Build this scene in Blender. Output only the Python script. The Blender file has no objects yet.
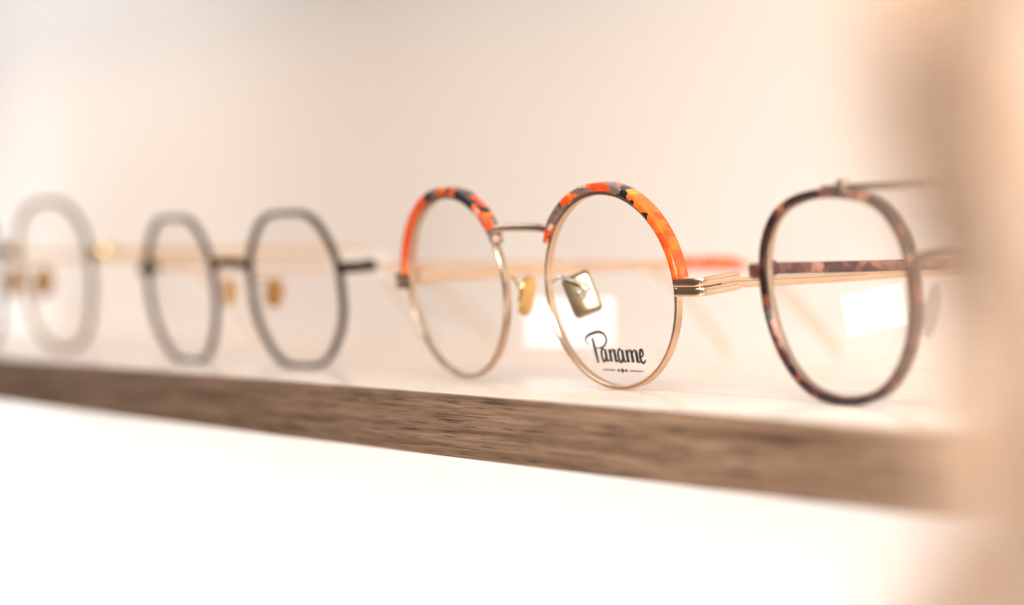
import bpy, bmesh, math, random
from mathutils import Vector, Matrix, noise
random.seed(7)
S = bpy.context.scene
C = S.collection
MM = 0.001
R = math.radians

# ------------------------------------------------------------------ materials
def new_mat(name):
    m = bpy.data.materials.new(name); m.use_nodes = True
    nt = m.node_tree
    return m, nt, nt.nodes['Principled BSDF'], nt.nodes['Material Output']

def node(nt, t, **kw):
    n = nt.nodes.new(t)
    for k, v in kw.items(): setattr(n, k, v)
    return n

def ramp(nt, stops, interp='LINEAR'):
    r = node(nt, 'ShaderNodeValToRGB'); cr = r.color_ramp; cr.interpolation = interp
    while len(cr.elements) < len(stops): cr.elements.new(0.5)
    for e, (p, c) in zip(cr.elements, stops):
        e.position = p; e.color = (*c, 1)
    return r

def coords(nt, scale=(1, 1, 1), kind='Object'):
    tc = node(nt, 'ShaderNodeTexCoord'); mp = node(nt, 'ShaderNodeMapping')
    mp.inputs['Scale'].default_value = scale
    nt.links.new(tc.outputs[kind], mp.inputs['Vector'])
    return mp.outputs['Vector']

def metal(name, col, rough=0.2, noise=0.03):
    m, nt, b, o = new_mat(name)
    b.inputs['Metallic'].default_value = 1
    n = node(nt, 'ShaderNodeTexNoise'); n.inputs['Scale'].default_value = 120; n.inputs['Detail'].default_value = 2
    nt.links.new(coords(nt), n.inputs['Vector'])
    r = ramp(nt, [(0.3, tuple(c * 0.9 for c in col)), (0.7, col)])
    nt.links.new(n.outputs['Fac'], r.inputs['Fac']); nt.links.new(r.outputs['Color'], b.inputs['Base Color'])
    mr = node(nt, 'ShaderNodeMapRange')
    mr.inputs['To Min'].default_value = rough - noise; mr.inputs['To Max'].default_value = rough + noise
    nt.links.new(n.outputs['Fac'], mr.inputs['Value']); nt.links.new(mr.outputs['Result'], b.inputs['Roughness'])
    return m

def plain(name, col, rough=0.5, scale=60, var=0.08, trans=0.0, clear=0.0, spec=.5):
    m, nt, b, o = new_mat(name)
    n = node(nt, 'ShaderNodeTexNoise'); n.inputs['Scale'].default_value = scale; n.inputs['Detail'].default_value = 5
    nt.links.new(coords(nt), n.inputs['Vector'])
    r = ramp(nt, [(0.3, tuple(c * (1 - var) for c in col)), (0.7, col)])
    nt.links.new(n.outputs['Fac'], r.inputs['Fac']); nt.links.new(r.outputs['Color'], b.inputs['Base Color'])
    b.inputs['Roughness'].default_value = rough; b.inputs['Specular IOR Level'].default_value = spec
    for kind, f in (('ShaderNodeBsdfTranslucent', trans), ('ShaderNodeBsdfTransparent', clear)):
        if f:
            src = o.inputs['Surface'].links[0].from_socket
            tl = node(nt, kind); mx = node(nt, 'ShaderNodeMixShader'); mx.inputs[0].default_value = f
            nt.links.new(r.outputs['Color'], tl.inputs['Color'])
            nt.links.new(src, mx.inputs[1]); nt.links.new(tl.outputs[0], mx.inputs[2]); nt.links.new(mx.outputs[0], o.inputs['Surface'])
    return m

def acetate(name, stops, scale, stops2=None, stops0=None, coat=0.25, clear=0.0, dist='EUCLIDEAN', warp=.0019):
    """flakes of coloured plastic; stops0 is used where attribute t is near 0 (temple end), stops2 near 1 (nose end)"""
    m, nt, b, o = new_mat(name)
    v = coords(nt)
    nz = node(nt, 'ShaderNodeTexNoise'); nz.inputs['Scale'].default_value = scale * 2.2; nz.inputs['Detail'].default_value = 3
    nt.links.new(v, nz.inputs['Vector'])
    mx = node(nt, 'ShaderNodeVectorMath', operation='MULTIPLY_ADD')
    mx.inputs[1].default_value = (warp,) * 3
    nt.links.new(nz.outputs['Color'], mx.inputs[0]); nt.links.new(v, mx.inputs[2])
    vo = node(nt, 'ShaderNodeTexVoronoi', distance=dist); vo.inputs['Scale'].default_value = scale
    vo.inputs['Randomness'].default_value = 0.9
    nt.links.new(mx.outputs[0], vo.inputs['Vector'])
    sp = node(nt, 'ShaderNodeSeparateColor'); nt.links.new(vo.outputs['Color'], sp.inputs[0])
    r = ramp(nt, stops, 'CONSTANT'); nt.links.new(sp.outputs[0], r.inputs['Fac'])
    out = r.outputs['Color']
    if stops2:
        at = node(nt, 'ShaderNodeAttribute', attribute_name='t')
        ad = node(nt, 'ShaderNodeMath', operation='MULTIPLY_ADD'); ad.inputs[1].default_value = 0.25
        nt.links.new(sp.outputs[1], ad.inputs[0]); nt.links.new(at.outputs['Fac'], ad.inputs[2])
        for stp, op, th in ((stops2, 'GREATER_THAN', .86), (stops0, 'LESS_THAN', .42)):
            if not stp: continue
            r2 = ramp(nt, stp, 'CONSTANT'); nt.links.new(sp.outputs[0], r2.inputs['Fac'])
            gt = node(nt, 'ShaderNodeMath', operation=op); gt.inputs[1].default_value = th
            nt.links.new(ad.outputs[0], gt.inputs[0])
            mix = node(nt, 'ShaderNodeMix', data_type='RGBA')
            nt.links.new(gt.outputs[0], mix.inputs['Factor'])
            nt.links.new(out, mix.inputs['A']); nt.links.new(r2.outputs['Color'], mix.inputs['B'])
            out = mix.outputs['Result']
    # cloudy depth inside each flake
    n3 = node(nt, 'ShaderNodeTexNoise'); n3.inputs['Scale'].default_value = scale * 2.5; n3.inputs['Detail'].default_value = 3
    nt.links.new(v, n3.inputs['Vector'])
    r3 = ramp(nt, [(0.35, (0.6, 0.52, 0.46)), (0.6, (1, 1, 1))]); nt.links.new(n3.outputs['Fac'], r3.inputs['Fac'])
    ml = node(nt, 'ShaderNodeMix', data_type='RGBA', blend_type='MULTIPLY'); ml.inputs['Factor'].default_value = .75
    nt.links.new(out, ml.inputs['A']); nt.links.new(r3.outputs['Color'], ml.inputs['B'])
    nt.links.new(ml.outputs['Result'], b.inputs['Base Color'])
    b.inputs['Roughness'].default_value = 0.15
    b.inputs['Coat Weight'].default_value = coat; b.inputs['Coat Roughness'].default_value = 0.04
    if clear:
        tl = node(nt, 'ShaderNodeBsdfTransparent'); ms = node(nt, 'ShaderNodeMixShader'); ms.inputs[0].default_value = clear
        nt.links.new(b.outputs[0], ms.inputs[1]); nt.links.new(tl.outputs[0], ms.inputs[2]); nt.links.new(ms.outputs[0], o.inputs['Surface'])
    return m

OR = (0.90, 0.085, 0.008); OR2 = (0.95, 0.16, 0.014); BK = (0.012, 0.010, 0.011); GY = (0.22, 0.145, 0.125)
CR = (0.72, 0.46, 0.32); AM = (0.88, 0.36, 0.03); MV = (0.20, 0.125, 0.125)
M_ORANGE = acetate('orange_mosaic_acetate', [(0, OR), (0.18, BK), (0.36, OR2), (0.52, AM), (0.57, GY), (0.68, OR), (0.80, CR), (.88, BK)], 300,
                   [(0, MV), (0.22, GY), (0.40, BK), (0.50, CR), (0.66, OR), (0.76, GY), (.90, CR)],
                   [(0, OR), (.5, OR2), (.84, OR), (.95, BK), (.98, AM)], .45, dist='CHEBYCHEV', warp=.0011)
M_ORANGE_TIP = acetate('orange_sleeve_acetate', [(0, OR), (0.25, (0.9, 0.22, 0.12)), (0.5, OR2)], 220, clear=.4)
M_TORT = acetate('dark_tortoise_acetate', [(0, (0.020, 0.007, 0.009)), (0.42, (0.06, 0.016, 0.016)), (0.62, (0.20, 0.050, 0.030)),
                                           (0.76, (0.020, 0.008, 0.010)), (0.90, (0.46, 0.18, 0.11))], 330, coat=.25)
M_TORT_PINK = acetate('rosy_tortoise_acetate', [(0, (0.15, 0.045, 0.035)), (0.4, (0.25, 0.09, 0.065)), (0.7, (0.07, 0.022, 0.022)), (0.88, (0.42, 0.2, 0.14))], 240)
M_ROSE = metal('rose_gold_metal', (0.82, 0.59, 0.41), 0.20)
M_BRONZE = metal('aged_bronze_metal', (0.66, 0.50, 0.37), 0.2)
M_GUN = plain('dark_brown_lacquer', (0.030, 0.014, 0.008), 0.3, 100, spec=.15)
M_TAUPE = plain('taupe_lacquer', (0.075, 0.038, 0.022), 0.35, 100, spec=.15)
M_GOLD = metal('yellow_gold_metal', (0.78, 0.50, 0.19), 0.13)
M_PADGOLD = metal('brushed_pad_metal', (0.33, 0.25, 0.15), 0.2)
M_SILVER = metal('bright_silver_metal', (0.85, 0.80, 0.72), 0.12)
M_AMBER = plain('amber_pad_plastic', (0.82, 0.46, 0.08), 0.2, 200, .08, .5)
M_CLEARTIP = plain('clear_honey_plastic', (0.96, 0.90, 0.83), 0.2, 150, .03, .5, .90)
M_CLEARPAD = plain('clear_grey_pad_plastic', (0.82, 0.79, 0.76), 0.15, 200, .08, .5, .65)
M_INK = plain('black_lens_print', (0.012, 0.010, 0.010), 0.6, 500)
M_CARD = plain('white_card', (0.80, 0.79, 0.78), 0.7, 300, 0.02, .35)
M_STRING = plain('white_thread', (0.85, 0.83, 0.80), 0.8, 300)

def lens_mat():
    m = bpy.data.materials.new('clear_demo_lens'); m.use_nodes = True
    nt = m.node_tree; nt.nodes.clear()
    o = node(nt, 'ShaderNodeOutputMaterial'); mix = node(nt, 'ShaderNodeMixShader')
    t = node(nt, 'ShaderNodeBsdfTransparent'); g = node(nt, 'ShaderNodeBsdfGlossy')
    n = node(nt, 'ShaderNodeTexNoise'); n.inputs['Scale'].default_value = 40
    nt.links.new(coords(nt), n.inputs['Vector'])
    r = ramp(nt, [(0.3, (0.982, 0.977, 0.972)), (0.7, (0.993, 0.99, 0.985))])
    nt.links.new(n.outputs['Fac'], r.inputs['Fac']); nt.links.new(r.outputs['Color'], t.inputs['Color'])
    g.inputs['Roughness'].default_value = 0.02
    f = node(nt, 'ShaderNodeFresnel'); f.inputs['IOR'].default_value = 1.38
    nt.links.new(f.outputs[0], mix.inputs[0]); nt.links.new(t.outputs[0], mix.inputs[1]); nt.links.new(g.outputs[0], mix.inputs[2])
    nt.links.new(mix.outputs[0], o.inputs['Surface'])
    return m
M_LENS = lens_mat()

def wood_mat():
    m, nt, b, o = new_mat('brown_oak_board')
    tc = node(nt, 'ShaderNodeTexCoord')
    mp = node(nt, 'ShaderNodeMapping'); mp.inputs['Scale'].default_value = (14, 160, 620)
    mp.inputs['Rotation'].default_value = (0, R(1.2), 0)
    nt.links.new(tc.outputs['Object'], mp.inputs['Vector'])
    n1 = node(nt, 'ShaderNodeTexNoise'); n1.inputs['Scale'].default_value = 1.0; n1.inputs['Detail'].default_value = 10
    n1.inputs['Roughness'].default_value = 0.72; n1.inputs['Distortion'].default_value = 0.8
    nt.links.new(mp.outputs[0], n1.inputs['Vector'])
    r = ramp(nt, [(0.30, (0.070, 0.036, 0.019)), (0.44, (0.180, 0.101, 0.058)), (0.58, (0.27, 0.165, 0.102)), (0.74, (0.42, 0.285, 0.19))])
    nt.links.new(n1.outputs['Fac'], r.inputs['Fac'])
    mp2 = node(nt, 'ShaderNodeMapping'); mp2.inputs['Scale'].default_value = (75, 900, 4200)
    mp2.inputs['Rotation'].default_value = (0, R(1.2), 0)
    nt.links.new(tc.outputs['Object'], mp2.inputs['Vector'])
    n2 = node(nt, 'ShaderNodeTexNoise'); n2.inputs['Scale'].default_value = 1.0; n2.inputs['Detail'].default_value = 4
    nt.links.new(mp2.outputs[0], n2.inputs['Vector'])
    r2 = ramp(nt, [(0.38, (0.22, 0.17, 0.14)), (0.47, (1, 1, 1))])
    nt.links.new(n2.outputs['Fac'], r2.inputs['Fac'])
    mx = node(nt, 'ShaderNodeMix', data_type='RGBA', blend_type='MULTIPLY'); mx.inputs['Factor'].default_value = 0.9
    nt.links.new(r.outputs['Color'], mx.inputs['A']); nt.links.new(r2.outputs['Color'], mx.inputs['B'])
    nt.links.new(mx.outputs['Result'], b.inputs['Base Color'])
    b.inputs['Roughness'].default_value = 0.55
    b.inputs['Specular IOR Level'].default_value = 0.3
    bp = node(nt, 'ShaderNodeBump'); bp.inputs['Strength'].default_value = 0.4; bp.inputs['Distance'].default_value = 0.0003
    nt.links.new(r2.outputs['Color'], bp.inputs['Height']); nt.links.new(bp.outputs[0], b.inputs['Normal'])
    return m
M_WOOD = wood_mat()
def top_mat():
    m, nt, b, o = new_mat('painted_sheen_top')
    n = node(nt, 'ShaderNodeTexNoise'); n.inputs['Scale'].default_value = 1; n.inputs['Detail'].default_value = 6
    nt.links.new(coords(nt, (9, 120, 120)), n.inputs['Vector'])
    r = ramp(nt, [(0.3, (0.60, 0.485, 0.40)), (0.7, (0.68, 0.58, 0.505))])  # paleness of the wall's grazing reflection put into the base colour
    nt.links.new(n.outputs['Fac'], r.inputs['Fac']); nt.links.new(r.outputs['Color'], b.inputs['Base Color'])
    b.inputs['Roughness'].default_value = 0.2
    return m
M_TOP = top_mat()

# ------------------------------------------------------------------ mesh helpers (millimetres in, metres out)
def mesh_obj(name, verts, faces, mat, parent=None, sharp=35, t=None):
    me = bpy.data.meshes.new(name)
    me.from_pydata([Vector(v) * MM for v in verts], [], faces)
    bm = bmesh.new(); bm.from_mesh(me)
    bmesh.ops.recalc_face_normals(bm, faces=bm.faces)
    bm.to_mesh(me); bm.free()
    for p in me.polygons: p.use_smooth = True
    try: me.set_sharp_from_angle(angle=R(sharp))
    except Exception: pass
    if t is not None:
        a = me.attributes.new('t', 'FLOAT', 'POINT')
        for i, x in enumerate(t): a.data[i].value = x
    me.materials.append(mat)
    o = bpy.data.objects.new(name, me); C.objects.link(o)
    if parent: o.parent = parent
    return o

def merge(*parts):
    V, F = [], []
    for v, f in parts:
        k = len(V); V += list(v); F += [tuple(i + k for i in q) for q in f]
    return V, F

def sweep(frames, prof, closed, tmap=None):
    V, F = [], []; n = len(prof); m = len(frames)
    for c, N, B, sn, sb in frames:
        for a, b in prof:
            p = c + N * (a * sn) + B * (b * sb)
            V.append(tmap(p) if tmap else p)
    for i in range(m if closed else m - 1):
        j = (i + 1) % m
        for k in range(n):
            l = (k + 1) % n
            F.append((i * n + k, i * n + l, j * n + l, j * n + k))
    if not closed:
        F.append(tuple(range(n))); F.append(tuple(range((m - 1) * n, m * n)))
    return V, F

def ellipse(a, b, n=12, p=1.0):
    out = []
    for i in range(n):
        t = 2 * math.pi * i / n
        c, s = math.cos(t), math.sin(t)
        out.append((a * math.copysign(abs(c) ** p, c), b * math.copysign(abs(s) ** p, s)))
    return out

def catmull(pts, per=8, closed=False):
    P = [Vector(p) for p in pts]; n = len(P); out = []
    rng = range(n if closed else n - 1)
    for i in rng:
        if closed: p0, p1, p2, p3 = P[i - 1], P[i], P[(i + 1) % n], P[(i + 2) % n]
        else: p0, p1, p2, p3 = P[max(i - 1, 0)], P[i], P[i + 1], P[min(i + 2, n - 1)]
        for k in range(per):
            t = k / per
            out.append(0.5 * ((2 * p1) + (p2 - p0) * t + (2 * p0 - 5 * p1 + 4 * p2 - p3) * t * t + (3 * p1 - p0 - 3 * p2 + p3) * t ** 3))
    if not closed: out.append(P[-1])
    return out

def tube(pts, prof, up=Vector((0, 0, 1)), scale=None, per=8, tmap=None, smooth=True):
    Q = catmull(pts, per) if smooth else [Vector(p) for p in pts]
    fr = []
    for i, p in enumerate(Q):
        T = (Q[min(i + 1, len(Q) - 1)] - Q[max(i - 1, 0)]).normalized()
        N = T.cross(up)
        if N.length < 1e-3: N = T.cross(Vector((1, 0, 0)))
        N.normalize(); B = N.cross(T).normalized()
        s = scale(i / (len(Q) - 1)) if scale else (1, 1)
        fr.append((p, N, B, s[0], s[1]))
    return sweep(fr, prof, False, tmap)

def block(cx, cy, cz, hx, hy, hz, bev=0.0):
    bm = bmesh.new(); bmesh.ops.create_cube(bm, size=1)
    for v in bm.verts: v.co = Vector((v.co.x * 2 * hx + cx, v.co.y * 2 * hy + cy, v.co.z * 2 * hz + cz))
    if bev: bmesh.ops.bevel(bm, geom=bm.edges[:], offset=bev, segments=3, affect='EDGES', profile=0.6)
    bm.verts.index_update()
    V = [v.co.copy() for v in bm.verts]; F = [tuple(v.index for v in f.verts) for f in bm.faces]; bm.free()
    return V, F

def ellipsoid(c, ax, ay, az, nu=20, nv=12, p=1.0):
    """axes are vectors; p < 1 squares the outline of the ay-az plane"""
    V, F = [], []
    pw = lambda x: math.copysign(abs(x) ** p, x)
    for j in range(nv + 1):
        ph = math.pi * j / nv - math.pi / 2          # along the thickness
        for i in range(nu):
            th = 2 * math.pi * i / nu
            cp = max(0, math.cos(ph))
            V.append(c + ax * math.sin(ph) + ay * (cp * pw(math.cos(th))) + az * (cp * pw(math.sin(th))))
    for j in range(nv):
        for i in range(nu):
            k = (i + 1) % nu
            F.append((j * nu + i, j * nu + k, (j + 1) * nu + k, (j + 1) * nu + i))
    return V, F

def plate(c, n, u, v, hu, hv, th, cr=1.0, per=5):
    """flat plate with rounded corners: faces +-n, half sizes hu, hv"""
    ring = []
    for sx, sy, a0 in ((1, 1, 0), (-1, 1, 90), (-1, -1, 180), (1, -1, 270)):
        for k in range(per + 1):
            a = R(a0 + 90 * k / per)
            ring.append((sx * (hu - cr) + cr * math.cos(a), sy * (hv - cr) + cr * math.sin(a)))
    m = len(ring); V, F = [], []
    for s, d in ((.82, -th), (.94, -th * .8), (1, -th * .3), (1, th * .3), (.94, th * .8), (.82, th)):
        for a, b in ring: V.append(c + u * (a * s) + v * (b * s) + n * d)
    for j in range(5):
        for i in range(m):
            k = (i + 1) % m; F.append((j * m + i, j * m + k, (j + 1) * m + k, (j + 1) * m + i))
    F.append(tuple(range(m))); F.append(tuple(range(5 * m, 6 * m)))
    return V, F

def thing(name, label, cat, loc, rz=0, group=None):
    o = bpy.data.objects.new(name, None); C.objects.link(o)
    o.location = Vector(loc) * MM; o.rotation_euler = (0, 0, rz); o.empty_display_size = 0.01
    o['label'] = label; o['category'] = cat
    if group: o['group'] = group
    return o
def tag(o, label, cat, group=None):
    o['label'] = label; o['category'] = cat
    if group: o['group'] = group
def struct(name, V, F, mat):
    o = mesh_obj(name, V, F, mat); o['kind'] = 'structure'; return o

# ------------------------------------------------------------------ glasses
def round_poly(pts, rad, per=8):
    out = []; n = len(pts); P = [Vector(p) for p in pts]
    for i in range(n):
        p, a, b = P[i], P[i - 1], P[(i + 1) % n]
        A = p + (a - p).normalized() * rad; B = p + (b - p).normalized() * rad
        for k in range(per + 1):
            t = k / per; out.append(A * (1 - t) ** 2 + p * 2 * t * (1 - t) + B * t * t)
        q = P[(i + 1) % n]; E = q + (p - q).normalized() * rad
        for k in range(1, 4): out.append(B.lerp(E, k / 4))
    return out

class Pair:
    """local frame: x along the front, y backwards, z up; lens frame: u outwards, y back, w up"""
    def __init__(s, root, sep, zc, wrap, tilt):
        s.root, s.sep, s.zc, s.wrap, s.tilt = root, sep, zc, R(wrap), R(tilt)
    def T(s, side):
        cw, sw, ct, st = math.cos(s.wrap), math.sin(s.wrap), math.cos(s.tilt), math.sin(s.tilt)
        def f(p):
            u, y, w = p
            uu = u * cw - y * sw; yy = u * sw + y * cw
            x = side * (s.sep / 2 + uu); z = s.zc + w
            return Vector((x, yy * ct - z * st, yy * st + z * ct))
        return f
    def frames(s, curve, closed=True, sc=None):
        n = len(curve); fr = []
        for i, p in enumerate(curve):
            a = curve[i - 1] if closed or i > 0 else curve[0]
            b = curve[(i + 1) % n] if closed or i < n - 1 else curve[-1]
            t = Vector((b[0] - a[0], b[1] - a[1])); t.normalize()
            k = sc(i / (n - 1)) if sc else (1, 1)
            fr.append((Vector((p[0], 0, p[1])), Vector((t[1], 0, -t[0])), Vector((0, 1, 0)), k[0], k[1]))
        return fr
    def rim(s, side, curve, prof, mat, name='rim'):
        V, F = sweep(s.frames(curve), prof, True, s.T(side))
        return mesh_obj(name, V, F, mat, s.root)
    def lens(s, side, curve):
        T = s.T(side); V, F = [], []; n = len(curve); K = 8
        rm = max(math.hypot(*c) for c in curve)
        for k in range(1, K + 1):
            for c in curve:
                q = Vector((c[0], 0, c[1])) * (k / K)
                r2 = (q.x ** 2 + q.z ** 2)
                q.y = -(rm * rm - r2) / (2 * 130)
                V.append(T(q))
        V.append(T(Vector((0, -rm * rm / 260, 0))))
        for k in range(K - 1):
            for i in range(n):
                j = (i + 1) % n
                F.append((k * n + i, k * n + j, (k + 1) * n + j, (k + 1) * n + i))
        for i in range(n): F.append((len(V) - 1, i, (i + 1) % n))
        return mesh_obj('lens', V, F, M_LENS, s.root, 60)
    def pad(s, side, u, y, w, mat, armmat, start, hv=6, hd=3.9, roll=14, square=False, p=1.0):
        T = s.T(side)
        nrm = Vector((-0.88, 0.42, -0.18)).normalized()
        dep = Vector((0.42, 0.88, 0.0)); dep = (dep - nrm * dep.dot(nrm)).normalized()
        ver = nrm.cross(dep).normalized()
        ro = Matrix.Rotation(R(roll), 3, nrm); dep = ro @ dep; ver = ro @ ver
        c = Vector((u, y, w))
        if square: V, F = plate(c, nrm, dep, ver, hd, hv, .6, 1.3)
        else: V, F = ellipsoid(c, nrm * 1.0, dep * hd, ver * hv, 40, 12, p)
        o = mesh_obj('nose_pad', [T(v) for v in V], F, mat, s.root)
        b = c - nrm * (0.65 if square else 1.0)
        V, F = tube([start, (start[0] + 1.4, start[1] + 2.2, start[2] + 1.0), (b.x + 2.0, b.y + .4, b.z + 1.6), (b.x + 0.2, b.y, b.z)], ellipse(0.42, 0.42, 10))
        V2, F2 = ellipsoid(b, nrm * 0.7, dep * 1.3, ver * 1.5, 20, 10)
        V, F = merge((V, F), (V2, F2))
        mesh_obj('pad_arm', [T(v) for v in V], F, armmat, o)
        return o

def rr(a, b, c=0.25):
    """rounded rectangle section"""
    return [(-a, -b + c), (-a + c * .3, -b + c * .3), (-a + c, -b), (a - c, -b), (a - c * .3, -b + c * .3), (a, -b + c),
            (a, b - c), (a - c * .3, b - c * .3), (a - c, b), (-a + c, b), (-a + c * .3, b - c * .3), (-a, b - c)]
GROOVE = [(-.50, -.75), (-.38, -.92), (-.12, -.92), (0, -.66), (.12, -.92), (.38, -.92), (.50, -.75), (.50, .75), (.38, .92), (-.38, .92), (-.50, .75)]

def circle(r, n=120, a0=0, a1=360):
    return [(r * math.cos(R(a0 + (a1 - a0) * i / n)), r * math.sin(R(a0 + (a1 - a0) * i / n))) for i in range(n if a1 - a0 == 360 else n + 1)]

def temple(pr, side, u, w, mat, tipmat, sec, tipsec, rise=3.5, ztip=2.6, bend=96, length=140, tip_from=0.62, splay=2.0, hingemat=None, sleeve=None, sticker=None):
    """temple arm from the hinge back to its ear tip on the shelf"""
    h = pr.T(side)(Vector((u, 6.0, w)))
    x0 = h.x; sg = side
    P = [Vector((x0, h.y, h.z)), Vector((x0 + sg * splay * .3, h.y + 30, h.z + rise * .3)), Vector((x0 + sg * splay * .7, h.y + 64, h.z + rise * .7)),
         Vector((x0 + sg * splay, h.y + bend, h.z + rise)), Vector((x0 + sg * (splay - .6), h.y + bend + 12, h.z + rise - 3.2)),
         Vector((x0 + sg * (splay - 2), h.y + bend + 26, (h.z + rise) * .52 + ztip * .48)), Vector((x0 + sg * (splay - 4), h.y + length - 2, ztip))]
    Q = catmull(P, 10); k = int(len(Q) * tip_from); n = len(Q)
    kw = sleeve[1] if sleeve else k
    V, F = tube(Q[:kw + 2], sec, smooth=False)
    o = mesh_obj('temple', V, F, mat, pr.root)
    if sleeve:                                   # coloured sleeve between the wire and the clear tip
        V, F = tube(Q[k:kw], tipsec, smooth=False, scale=lambda t: (min(1, .6 + t * 3), min(1, .6 + t * 3)))
        mesh_obj('temple_sleeve', V, F, sleeve[0], o)
    V, F = tube(Q[kw:], tipsec, smooth=False, scale=lambda t: ((0.75 + .25 * min(1, t * 6)) * (1 if t < .93 else .75), (0.75 + .35 * t) * (1 if t < .93 else .7)))
    mesh_obj('temple_tip', V, F, tipmat, o)
    if sticker:                                  # folded white label stuck round the arm
        a, b2, up, dn = sticker
        V, F = block(x0 + sg * splay * .6, h.y + (a + b2) / 2, h.z + rise * .7 + (up - dn) / 2, 1.1, (b2 - a) / 2, (up + dn) / 2, .3)
        mesh_obj('paper_label', V, F, M_CARD, o)
    parts = []
    for dz in (-1.25, 0, 1.25):
        parts.append(tube([h + Vector((-sg * .9, -.6, dz - .55)), h + Vector((-sg * .9, -.6, dz + .55))], ellipse(.85, .85, 12), smooth=False))
    V, F = merge(*parts)
    mesh_obj('hinge', V, F, hingemat or mat, o)
    return o

GROUP = 'eyeglasses lined up along the shelf'
YAW = R(8)

# --- round pair with the orange brow arcs -------------------------------------------------
root = thing('eyeglasses', 'round metal eyeglasses with orange and black mosaic brow arcs and black script on one lens', 'glasses', (-546.2, 311.0, 0.45), 0, GROUP)
root.rotation_euler = (0, R(0.8), R(6.5))
pr = Pair(root, 63, 23.3, 3, 8)
rimc = circle(22.75)
for side in (-1, 1):
    pr.rim(side, rimc, GROOVE, M_BRONZE if side < 0 else M_ROSE)
    arc = circle(24.2, 120, 7, 152)
    prof = rr(1.0, 1.9, .45)
    fr = pr.frames(arc, False, lambda t: (min(1, .55 + 6 * (1 - t)) if t > .9 else 1, 1 if t < .9 else 1 - (t - .9) * 3))
    V, F = sweep(fr, prof, False, pr.T(side))
    k0 = .46 if side < 0 else 1.15                # the left arc stays plain orange for longer
    tt = [min(1.1, i / len(fr) * (k0 + (1 - k0) * (i / len(fr)) ** 2)) for i in range(len(fr)) for _ in prof]
    mesh_obj('brow_arc', V, F, M_ORANGE, root, t=tt)
    ln = pr.lens(side, circle(22.5, 96))
    if side == 1:
        main_lens = ln
        pr.pad(side, -19.2, 6.9, -2.0, M_PADGOLD, M_SILVER, (-22.4, .8, 1.5), 5.2, 3.6, -14, True)
    else:
        pr.pad(side, -20.6, 7.0, -2.8, M_GOLD, M_GOLD, (-22.4, .8, 1.5), 5.0, 3.6, 14, False, .7)
    # flat end block split by a groove, returning backwards into the hinge
    T = pr.T(side); parts = []
    for w in (2.05, -0.15):
        parts.append(tube([(22.6, -.4, w), (26.0, -.4, w), (29.3, -.1, w), (30.3, 1.2, w), (30.5, 5, w), (30.5, 11.5, w)], rr(.7, .98, .2), per=6, tmap=T))
    parts.append(tube([(23.0, .4, .95), (27.6, .5, .95), (29.3, 2.0, .95), (29.5, 9, .95)], rr(.45, 1.4, .2), per=6, tmap=T))
    V, F = merge(*parts); mesh_obj('end_piece', V, F, M_ROSE, root)
    temple(pr, side, 30.3, 0.95, M_ROSE, M_CLEARTIP, rr(.55, 1.15, .25), ellipse(1.2, 2.1, 14, .8), hingemat=M_BRONZE, rise=4.2, bend=108, length=150, tip_from=.42, sleeve=(M_ORANGE_TIP, 33))
Ta = pr.T(-1); Tb = pr.T(1)
l, r_ = Ta(Vector((-18.4, -.2, 13.4))), Tb(Vector((-18.4, -.2, 13.4)))
V, F = tube([l, l + Vector((2.6, -.7, 1.1)), l.lerp(r_, .3) + Vector((0, -1.0, 1.5)), l.lerp(r_, .7) + Vector((0, -1.0, 1.5)), r_ + Vector((-2.6, -.7, 1.1)), r_], ellipse(.85, 1.05, 14))
mesh_obj('bridge', V, F, M_BRONZE, root)

# --- lettering printed on that lens ------------------------------------------------------
LW = 0.80; LS = 0.95
def stroke2d(pts, w0, w1=None, per=8):
    w1 = w0 if w1 is None else w1
    Q = catmull([Vector((p[0], p[1], 0)) for p in pts], per)
    V, F = [], []
    n = len(Q)
    for i, q in enumerate(Q):
        t = (Q[min(i + 1, n - 1)] - Q[max(i - 1, 0)]).normalized()
        f = i / (n - 1)
        w = LW * (w0 + (w1 - w0) * math.sin(math.pi * f)) / 2
        V += [(q.x - t.y * w, q.y + t.x * w), (q.x + t.y * w, q.y - t.x * w)]
    for i in range(n - 1): F.append((2 * i, 2 * i + 1, 2 * i + 3, 2 * i + 2))
    return V, F
glyphs = []
def st(pts, w0, w1=None): glyphs.append(stroke2d(pts, w0, w1))
BL = -17.3; XH = 3.3
# tall swash P: upright stem, flag sweeping from the left over the stem and round into a small bowl
st([(-7.9, -11.5), (-7.65, -13.5), (-7.45, -15.6), (-7.25, -17.8)], .9, 1.4)
st([(-9.9, -13.2), (-10.7, -12.7), (-10.7, -11.8), (-9.7, -11.0), (-7.8, -10.4), (-5.2, -9.9), (-3.2, -10.3), (-2.4, -11.6), (-3.2, -13.0), (-5.0, -13.8), (-7.2, -14.0)], .3, .85)
def vstem(x): st([(x, BL + XH * .96), (x, BL + XH * .5), (x, BL)], 1.3)
def arch(x, wd): st([(x, BL + XH * .5), (x + wd * .45, BL + XH * .86), (x + wd * .8, BL + XH * .97), (x + wd, BL + XH * .8)], .3, .5)
def exit_(x): st([(x, BL + .35), (x + .4, BL + .02), (x + .95, BL + .55)], .45, .4)
def la(x):
    st([(x + 1.9, BL + XH * .82), (x + 1.2, BL + XH), (x + .5, BL + XH * .78), (x + .3, BL + XH * .4), (x + .55, BL + .12), (x + 1.1, BL + .1), (x + 1.9, BL + XH * .45)], .35, 1.05)
    vstem(x + 2.0); exit_(x + 2.05)
la(-5.6); vstem(-1.9); arch(-1.9, 1.75); vstem(-.15); exit_(-.1)
la(.75); vstem(4.35); arch(4.35, 1.65); vstem(6.0); arch(6.0, 1.65); vstem(7.65); exit_(7.7)
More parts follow.
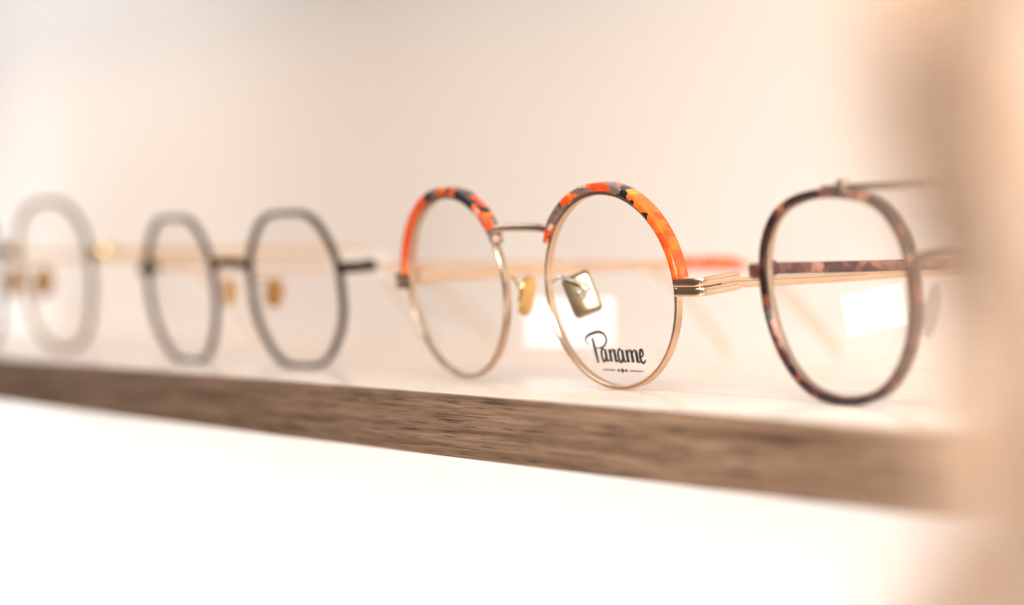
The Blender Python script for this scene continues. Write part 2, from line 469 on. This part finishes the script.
st([(8.9, BL + XH * .42), (9.9, BL + XH * .6), (9.85, BL + XH * .95), (9.2, BL + XH * .92), (8.75, BL + XH * .45), (9.1, BL + .1), (9.8, BL + .1), (10.5, BL + .8)], .35, 1.05)
# underline: dash, three dots, dash
UL = -19.4; UX = -1.0
st([(UX - 5.0, UL), (UX - 1, UL), (UX + .1, UL)], .22, .4); st([(UX + 5.1, UL), (UX + 6.4, UL), (UX + 10.2, UL)], .22, .4)
for cx, s_ in ((2.6, .66), (1.2, .48), (4.0, .48)):
    cx += UX
    glyphs.append(([(cx - s_ * 1.2, UL), (cx, UL - s_), (cx + s_ * 1.2, UL), (cx, UL + s_)], [(0, 1, 2, 3)]))
V, F = merge(*glyphs)
T = pr.T(1); rm = 22.5
off = []
for gi, (gv, gf) in enumerate(glyphs): off += [gi] * len(gv)
# each stroke lies a hair in front of the last, so none share a plane
V = [(u * LS + .35, (w + 15) * LS - 15 + .6) for u, w in V]
V3 = [T(Vector((u, -(rm * rm - u * u - w * w) / 260 - 0.05 - 0.006 * g, w))) for (u, w), g in zip(V, off)]
mesh_obj('lettering', V3, F, M_INK, main_lens)

# --- dark octagonal pair ------------------------------------------------------------------
root = thing('eyeglasses', 'dark brown octagonal eyeglasses with amber nose pads, left of the orange round pair', 'glasses', (-727.6, 311.2, 0), YAW, GROUP)
pr = Pair(root, 66, 23.2, 3, 8)
octo = round_poly([(22.9, -9.5), (23.2, 9), (12.5, 22.5), (-12.5, 22.5), (-22.8, 9.5), (-22.0, -8.5), (-12, -22.4), (11.5, -22.4)], 7.4)
for side in (-1, 1):
    pr.rim(side, octo, rr(.78, .95, .25), M_GUN)
    pr.lens(side, [(a * .985, b * .985) for a, b in octo])
    pr.pad(side, -19.8, 6.2, -1.5, M_AMBER, M_GOLD, (-22.0, .8, 2.0), 4.6, 2.9)
    T = pr.T(side)
    V, F = tube([(22.6, -.2, 6.3), (26.3, 0, 6.3), (29, 1.4, 6.2), (29.8, 4, 6.1), (29.9, 7.2, 6.0)], rr(1.2, 1.6, .4), per=6, tmap=T)
    mesh_obj('end_piece', V, F, M_GUN, root)
    temple(pr, side, 29.8, 6.0, M_ROSE, M_CLEARTIP, rr(.5, .9, .25), ellipse(1.0, 1.8, 14, .8), rise=.5, hingemat=M_GUN, sticker=(68, 92, 4.5, 2) if side < 0 else None)
l, r_ = pr.T(-1)(Vector((-22.4, -.2, 7.2))), pr.T(1)(Vector((-22.4, -.2, 7.2)))
V, F = tube([l, l + Vector((4, -.8, .9)), l.lerp(r_, .5) + Vector((0, -1.2, 1.3)), r_ + Vector((-4, -.8, .9)), r_], rr(1.1, 1.4, .4))
mesh_obj('bridge', V, F, M_GUN, root)

# --- taupe and gold pair far left -----------------------------------------------------------
root = thing('eyeglasses', 'taupe rimmed eyeglasses with shiny gold bridge and temples, farthest left on the shelf', 'glasses', (-923, 306.5, 0), YAW, GROUP)
pr = Pair(root, 66, 28.0, 3, 8)
pan = catmull([(25, 6), (22.5, 17), (13.6, 24.8), (0, 27), (-13.6, 24.8), (-22.5, 17), (-24.4, 6), (-23, -8), (-15.6, -21.5), (0, -26.8), (15.6, -21.5), (23.4, -8)], 8, True)
pan = [(p[0], p[1]) for p in pan]
for side in (-1, 1):
    pr.rim(side, pan, rr(.62, .9, .25), M_TAUPE)
    pr.rim(side, [(a * .963, b * .963) for a, b in pan], rr(.25, .7, .1), M_GOLD, 'inner_rim')
    pr.lens(side, [(a * .955, b * .955) for a, b in pan])
    pr.pad(side, -20.8, 6.4, -3, M_AMBER, M_GOLD, (-23.2, .8, 1.0))
    T = pr.T(side)
    V, F = tube([(24.6, -.2, 7.5), (28.3, 0, 7.5), (30.6, 1.4, 7.4), (31.2, 4, 7.3), (31.3, 7.2, 7.2)], rr(1.4, 1.9, .4), per=6, tmap=T)
    mesh_obj('end_piece', V, F, M_GOLD, root)
    temple(pr, side, 31.2, 7.2, M_GOLD, M_CLEARTIP, rr(.55, 1.0, .25), ellipse(1.0, 1.8, 14, .8), rise=.5)
l, r_ = pr.T(-1)(Vector((-24.0, -.2, 8.2))), pr.T(1)(Vector((-24.0, -.2, 8.2)))
V, F = tube([l, l + Vector((3, -.8, 1.2)), l.lerp(r_, .5) + Vector((0, -1.2, 1.8)), r_ + Vector((-3, -.8, 1.2)), r_], rr(1.5, 1.9, .4))
mesh_obj('bridge', V, F, M_GOLD, root)

# --- dark tortoise pair ----------------------------------------------------------------------
root = thing('eyeglasses', 'dark tortoiseshell eyeglasses with double bridge, beside the dried plumes at the shelf end', 'glasses', (-391.8, 317.8, 0), YAW, GROUP)
pr = Pair(root, 66, 22.1, 3, 8)
tsh = catmull([(22.4, 4.2), (20.3, 12.2), (14.8, 18.1), (5.8, 20.8), (-4, 21.0), (-13.8, 18.8), (-20.0, 12.4), (-21.8, 4), (-21.0, -5), (-16.9, -13.4), (-9.9, -19.2), (.6, -21.3), (10.8, -19.4), (17.8, -13.4), (21.6, -5)], 8, True)
tsh = [(p[0], p[1]) for p in tsh]
for side in (-1, 1):
    pr.rim(side, tsh, rr(.85, 1.4, .42), M_TORT)
    pr.rim(side, [(a * .954, b * .954) for a, b in tsh], rr(.2, .7, .1), M_BRONZE, 'inner_rim')
    pr.lens(side, [(a * .949, b * .949) for a, b in tsh])
    pr.pad(side, -19.0, 6.4, -3.5, M_CLEARPAD, M_ROSE, (-20.6, .9, 0.0), 5.6, 3.4)
    T = pr.T(side)
    V, F = tube([(21.9, -.2, 5.2), (25.4, 0, 5.2), (27.6, 1.4, 5.1), (28.3, 4, 5.0), (28.4, 7.2, 4.9)], rr(1.2, 1.6, .4), per=6, tmap=T)
    mesh_obj('end_piece', V, F, M_TORT_PINK, root)
    temple(pr, side, 28.3, 4.9, M_TORT_PINK, M_TORT_PINK, rr(.75, 1.3, .4), ellipse(1.3, 2.0, 14, .8), rise=2.2)
a, b = pr.T(-1), pr.T(1)
l, r_ = a(Vector((1, -.6, 21.9))), b(Vector((1, -.6, 21.9)))
V, F = tube([l, a(Vector((-9, -1.0, 22.1))), a(Vector((-20, -1.2, 22.1))), l.lerp(r_, .5) + Vector((0, -1.4, 0.3)), b(Vector((-20, -1.2, 22.1))), b(Vector((-9, -1, 22.1))), r_], rr(.65, .75, .25))
parts = [(V, F)]
for f in (a, b):
    q = f(Vector((-5.5, -1.2, 22.3)))
    parts.append(tube([q + Vector((0, 0, -1)), q + Vector((0, 0, 1.3))], ellipse(1.3, 1.3, 12), smooth=False))
V, F = merge(*parts); mesh_obj('brow_bar', V, F, M_BRONZE, root)
l, r_ = a(Vector((-21.2, -.2, 6.5))), b(Vector((-21.2, -.2, 6.5)))
V, F = tube([l, l + Vector((4, -.8, 1.5)), l.lerp(r_, .5) + Vector((0, -1.2, 2.2)), r_ + Vector((-4, -.8, 1.5)), r_], rr(.8, 1.0, .3))
mesh_obj('bridge', V, F, M_ROSE, root)

# ------------------------------------------------------------------ price tags hanging from temples
def price_tag(label, top, yaw, wd, ht, drop, roll=0):
    """thin card hanging on a thread from the temple at 'top' (mm, world)"""
    t = thing('price_tag', label, 'tag', (top[0], top[1], top[2] - drop - ht), yaw, 'white price tags hanging from the temples')
    ro = Matrix.Rotation(R(roll), 3, 'Y'); V, F = [], []
    nx, nz = 8, 5
    for j in range(nz + 1):
        for i in range(nx + 1):
            x = (i / nx - .5) * wd; z = j / nz * ht
            V.append(ro @ Vector((x, .5 * math.cos(i / nx * 3.1), z - ht)) + Vector((0, 0, ht)))
    for j in range(nz):
        for i in range(nx):
            k = j * (nx + 1) + i; F.append((k, k + 1, k + nx + 2, k + nx + 1))
    mesh_obj('card', V, F, M_CARD, t)
    V, F = tube([(0, .1, ht - 1.5), (0.2, -.3, ht + drop * .5), (0, 1.4, ht + drop + 1.7), (-.2, .9, ht + drop * .6), (0, .6, ht - 1.5)], ellipse(.07, .07, 6))
    mesh_obj('thread', V, F, M_STRING, t)
price_tag('white price tag hanging behind the right lens of the orange round pair', (-613.2, 358, 29.2), R(84), 27, 14, 8)
price_tag('white price tag hanging behind the tortoiseshell lens, tilted', (-490.1, 367.5, 27.8), R(82), 16, 10, 4.5, -12)

# ------------------------------------------------------------------ setting
YE = 271.5; YW = 520; SH = 14.4; XR = -342; XL = -1500
t = thing('wall_shelf', 'long brown wooden wall shelf with pale sheen painted on its top, carrying the row of eyeglasses', 'shelf', ((XL + XR) / 2, YW, -SH))
V, F = block(0, (YE - YW) / 2, (SH - .35) / 2, (XR - XL) / 2, (YW - YE) / 2 - .05, (SH - .35) / 2, 0.3)
mesh_obj('board', V, F, M_WOOD, t)
V, F = block(0, (YE - YW) / 2 + .3, SH - .175, (XR - XL) / 2 - .3, (YW - YE) / 2 - .4, .175, 0.12)
mesh_obj('painted_sheen_sheet', V, F, M_TOP, t)  # thin added sheet carrying the reflected paleness as colour
def wall_mat():
    m, nt, b, o = new_mat('cream_plaster')
    n = node(nt, 'ShaderNodeTexNoise'); n.inputs['Scale'].default_value = 2.2; n.inputs['Detail'].default_value = 3
    nt.links.new(coords(nt), n.inputs['Vector'])
    r = ramp(nt, [(0.3, (0.745, 0.695, 0.66)), (0.7, (0.80, 0.763, 0.737))])
    nt.links.new(n.outputs['Fac'], r.inputs['Fac']); nt.links.new(r.outputs['Color'], b.inputs['Base Color'])
    n2 = node(nt, 'ShaderNodeTexNoise'); n2.inputs['Scale'].default_value = 400
    nt.links.new(coords(nt), n2.inputs['Vector'])
    bp = node(nt, 'ShaderNodeBump'); bp.inputs['Strength'].default_value = .1; bp.inputs['Distance'].default_value = .0005
    nt.links.new(n2.outputs['Fac'], bp.inputs['Height']); nt.links.new(bp.outputs[0], b.inputs['Normal'])
    b.inputs['Roughness'].default_value = 0.7
    return m
M_WALL = wall_mat()
V, F = block(-900, YW + 10, 500, 2200, 10, 760); struct('wall', V, F, M_WALL)
M_COUNTER = plain('white_counter', (0.8, 0.77, 0.74), 0.5, 8)
V, F = block(-900, YW - 300, -270, 2200, 299, 9, 1); struct('counter', V, F, M_COUNTER)

# ------------------------------------------------------------------ dried plumes in the foreground
def grass_mat(name, c, tr):
    m, nt, b, o = new_mat(name)
    n = node(nt, 'ShaderNodeTexNoise'); n.inputs['Scale'].default_value = 1; n.inputs['Detail'].default_value = 2
    nt.links.new(coords(nt, (110, 110, 30)), n.inputs['Vector'])
    r = ramp(nt, [(0.40, tuple(x * y for x, y in zip(c, (.56, .48, .41)))), (0.60, c)])
    nt.links.new(n.outputs['Fac'], r.inputs['Fac']); nt.links.new(r.outputs['Color'], b.inputs['Base Color'])
    b.inputs['Roughness'].default_value = 0.8
    tl = node(nt, 'ShaderNodeBsdfTranslucent'); mx = node(nt, 'ShaderNodeMixShader'); mx.inputs[0].default_value = tr
    nt.links.new(r.outputs['Color'], tl.inputs['Color'])
    nt.links.new(b.outputs[0], mx.inputs[1]); nt.links.new(tl.outputs[0], mx.inputs[2]); nt.links.new(mx.outputs[0], o.inputs['Surface'])
    return m
M_PALE = grass_mat('pale_beige_plume', (0.94, 0.84, 0.73), .45); M_TAN = grass_mat('tan_plume', (0.90, 0.77, 0.64), .5)
M_STEM = grass_mat('dry_brown_stem', (0.50, 0.36, 0.24), .1)
M_VASE = plain('white_ceramic', (0.75, 0.72, 0.68), 0.35, 40)
VX, VY = -179, 152
def plume(label, mouth, at, top, z0, rad, n, lean, seed=0, rag=.9, tufts=(), mat=M_PALE):
    """rises from the vase mouth to stand at world point 'at' by half height, then leans;
    tufts are single long sprays: (height, reach, bearing, hairs)"""
    base = (mouth[0], mouth[1], -245)
    off = (at[0] - mouth[0], at[1] - mouth[1])
    t = thing('dried_plume', label, 'plant', base, 0, 'dried plumes standing in the foreground')
    H = top - base[2]
    def axis(z):
        f = z / H; g = min(1, f / .5); g = g * g * (3 - 2 * g)
        k = max(0, f - .5) * 2
        return Vector((off[0] * g + lean[0] * k, off[1] * g + lean[1] * k, z))
    V, F = tube([axis(H * k / 14) for k in range(15)], ellipse(1.0, 1.0, 8), scale=lambda f: (1 - .7 * f,) * 2)
    mesh_obj('stem', V, F, M_STEM, t)
    V, F = [], []
    za = z0 - base[2]
    def spray(z, ph0, env, Lc, cnt, fan):
        for i in range(cnt):
            ph = ph0 + random.gauss(0, fan); out = Vector((math.cos(ph), math.sin(ph), 0)); sd = Vector((-out.y, out.x, 0))
            L = Lc * random.uniform(.5, 1.15); sp = env * random.uniform(.3, 1.15)
            p0 = axis(min(H, max(za, z + random.gauss(0, 4)))); w = random.uniform(.12, .30)
            pts = [p0, p0 + out * sp * .55 + Vector((0, 0, L * .5)), p0 + out * sp + Vector((0, 0, L * .8))]
            k = len(V)
            for j, p in enumerate(pts):
                ww = w * (1, .9, .3)[j]; V.extend([p - sd * ww, p + sd * ww])
            F.extend([(k, k + 1, k + 3, k + 2), (k + 2, k + 3, k + 5, k + 4)])
    per = 60
    for c in range(n // per):                    # spread varies in slow waves so the outline is ragged
        f = (c + random.random()) / (n // per); z = za + (H - za) * f
        ph0 = random.uniform(0, 2 * math.pi)
        wv = noise.noise(Vector((z / 17, math.cos(ph0) * 1.3 + seed, math.sin(ph0) * 1.3)))
        env = rad * (0.5 + .5 * math.sin(math.pi * min(1, .12 + f * .88))) * max(.3, 1 + rag * 1.5 * wv) * random.uniform(.75, 1.2)
        spray(z, ph0, env, random.uniform(14, 32), per, .5)
    for z, reach, bearing, cnt in tufts: spray(z - base[2], R(bearing), reach, 16, cnt, .35)
    mesh_obj('plume', V, F, mat, t, 80)
plume('tall tan dried plume before the shelf end, middle of the three', (VX, VY), (-179.5, 151.3), 150, -130, 8.5, 4400, (-1.2, -2.0), 1.7, 1.2,
      ((-22, 14, 235, 480), (-14, 18, 245, 300), (18, 11, 240, 260), (28, 18, 238, 340), (38, 18, 246, 320), (46, 21, 240, 320)), M_TAN)
plume('short pale dried plume leaning left, its feathers starting above the shelf top', (VX - 4, VY - 3), (-181.6, 149.2), 130, 25, 8, 1200, (-5.5, -10.0), 5.1, 1.1)
plume('pale dried plume nearest the right edge, farthest from the glasses', (VX + 4, VY + 4), (-175.6, 156.8), 145, -125, 10, 7000, (1, 2), 9.3, 1.2)
def lathe(prof, n=40):
    V, F = [], []; m = len(prof)
    for r, z in prof:
        for i in range(n): V.append((r * math.cos(2 * math.pi * i / n), r * math.sin(2 * math.pi * i / n), z))
    for j in range(m - 1):
        for i in range(n):
            k = (i + 1) % n; F.append((j * n + i, j * n + k, (j + 1) * n + k, (j + 1) * n + i))
    F.append(tuple(range(n)))
    return V, F
V, F = lathe([(22, 0), (30, 6), (34, 30), (28, 58), (16, 76), (15, 86), (13.5, 86), (14.5, 76), (26, 56), (31, 30), (27, 9), (3, 7)])
o = mesh_obj('vase', V, F, M_VASE); o.location = (VX * MM, VY * MM, -.261)
tag(o, 'white ceramic vase on the counter holding the dried plumes', 'vase')

# ------------------------------------------------------------------ light
def aim(o, loc, target):
    o.location = loc
    o.rotation_euler = (Vector(target) - Vector(loc)).to_track_quat('-Z', 'Y').to_euler()
def area(name, loc, target, sx, sy, power, col, spread=180):
    d = bpy.data.lights.new(name, 'AREA'); d.shape = 'RECTANGLE'; d.size = sx; d.size_y = sy; d.energy = power; d.color = col
    d.spread = R(spread)
    o = bpy.data.objects.new(name, d); C.objects.link(o); aim(o, loc, target)
def spot(name, loc, target, angle, power, col):
    d = bpy.data.lights.new(name, 'SPOT'); d.spot_size = R(angle); d.spot_blend = 1; d.energy = power; d.color = col; d.shadow_soft_size = .05
    o = bpy.data.objects.new(name, d); C.objects.link(o); aim(o, loc, target)
area('ceiling_lamp', (-0.75, 0.05, 1.15), (-0.75, 0.4, 0), 1.4, 0.5, 5.9, (1, .975, .955))
area('left_soft_fill', (-2.0, -0.2, 0.8), (-1.2, 0.5, 0.15), 0.8, 0.8, 4, (1, .985, .975))  # added soft light brightening the left side; no window is modelled
area('front_fill', (-0.1, -0.9, 0.6), (-0.6, 0.35, 0.0), 0.9, 0.7, 5.4, (1, .968, .938))  # unseen fill added behind the camera for the metal and acetate fronts
area('right_side_fill', (0.55, 0.30, 0.35), (-0.55, 0.35, 0.02), 0.35, 0.35, 0.9, (1, .98, .96), 50)  # added to light right-facing tags and end pieces; no window is there
area('warm_glow_fill', (-0.85, 0.44, 0.20), (-0.85, 0.515, 0.0), 1.5, 0.04, 0.28, (1, .64, .34), 90)  # added warm light laying a peach glow behind the row
area('sparkle_fill', (-0.25, -0.25, 0.45), (-0.55, 0.3, 0.03), 0.06, 0.06, 0.6, (1, .96, .9))  # tiny unseen source added to put sparkle on the metal
area('plume_fill', (0.12, -0.12, 0.34), (-0.18, 0.15, 0.02), 0.2, 0.2, 1.6, (1, .95, .9), 60)  # extra light added only to brighten the foreground plumes
area('lower_wall_fill', (-1.25, 0.33, -0.235), (-1.25, 0.52, -0.09), 1.5, 0.06, 3.5, (1, .975, .96))  # added out of view to wash the wall below the shelf white
spot('left_wall_fill', (-1.42, 0.12, 0.78), (-1.42, 0.52, 0.19), 52, 12.0, (1, .985, .97))  # added spot lifting the upper left of the wall
spot('right_wall_fill', (-0.70, 0.16, 0.60), (-0.70, 0.52, 0.10), 36, 2.2, (1, .975, .96))  # added spot lifting the wall's right, so the middle stays dimmer
w = bpy.data.worlds.new('World'); S.world = w; w.use_nodes = True
nt = w.node_tree; bg = nt.nodes['Background']
tc = node(nt, 'ShaderNodeTexCoord'); sx = node(nt, 'ShaderNodeSeparateXYZ'); nt.links.new(tc.outputs['Generated'], sx.inputs[0])
mr = node(nt, 'ShaderNodeMapRange'); mr.inputs['From Min'].default_value = -1; nt.links.new(sx.outputs['Z'], mr.inputs['Value'])
rp = ramp(nt, [(0.0, (.30, .24, .2)), (.48, (.42, .36, .32)), (.62, (.8, .75, .71)), (1, (1, .96, .92))])
nt.links.new(mr.outputs[0], rp.inputs['Fac']); nt.links.new(rp.outputs['Color'], bg.inputs['Color'])
bg.inputs['Strength'].default_value = 0.34

# ------------------------------------------------------------------ camera
cam = bpy.data.cameras.new('camera'); co = bpy.data.objects.new('camera', cam); C.objects.link(co)
co.location = (0, 0, 0.0241)
d = Vector((-0.8746, 0.4848, -16.5 / 2600))
co.rotation_euler = d.to_track_quat('-Z', 'Y').to_euler()
cam.sensor_width = 36; cam.lens = 36 * 2600 / 1024
cam.clip_start = 0.01; cam.clip_end = 50
cam.dof.use_dof = True; cam.dof.focus_distance = 0.582; cam.dof.aperture_fstop = 6.6
S.camera = co
S.view_settings.view_transform = 'Standard'; S.view_settings.look = 'None'; S.view_settings.exposure = 0
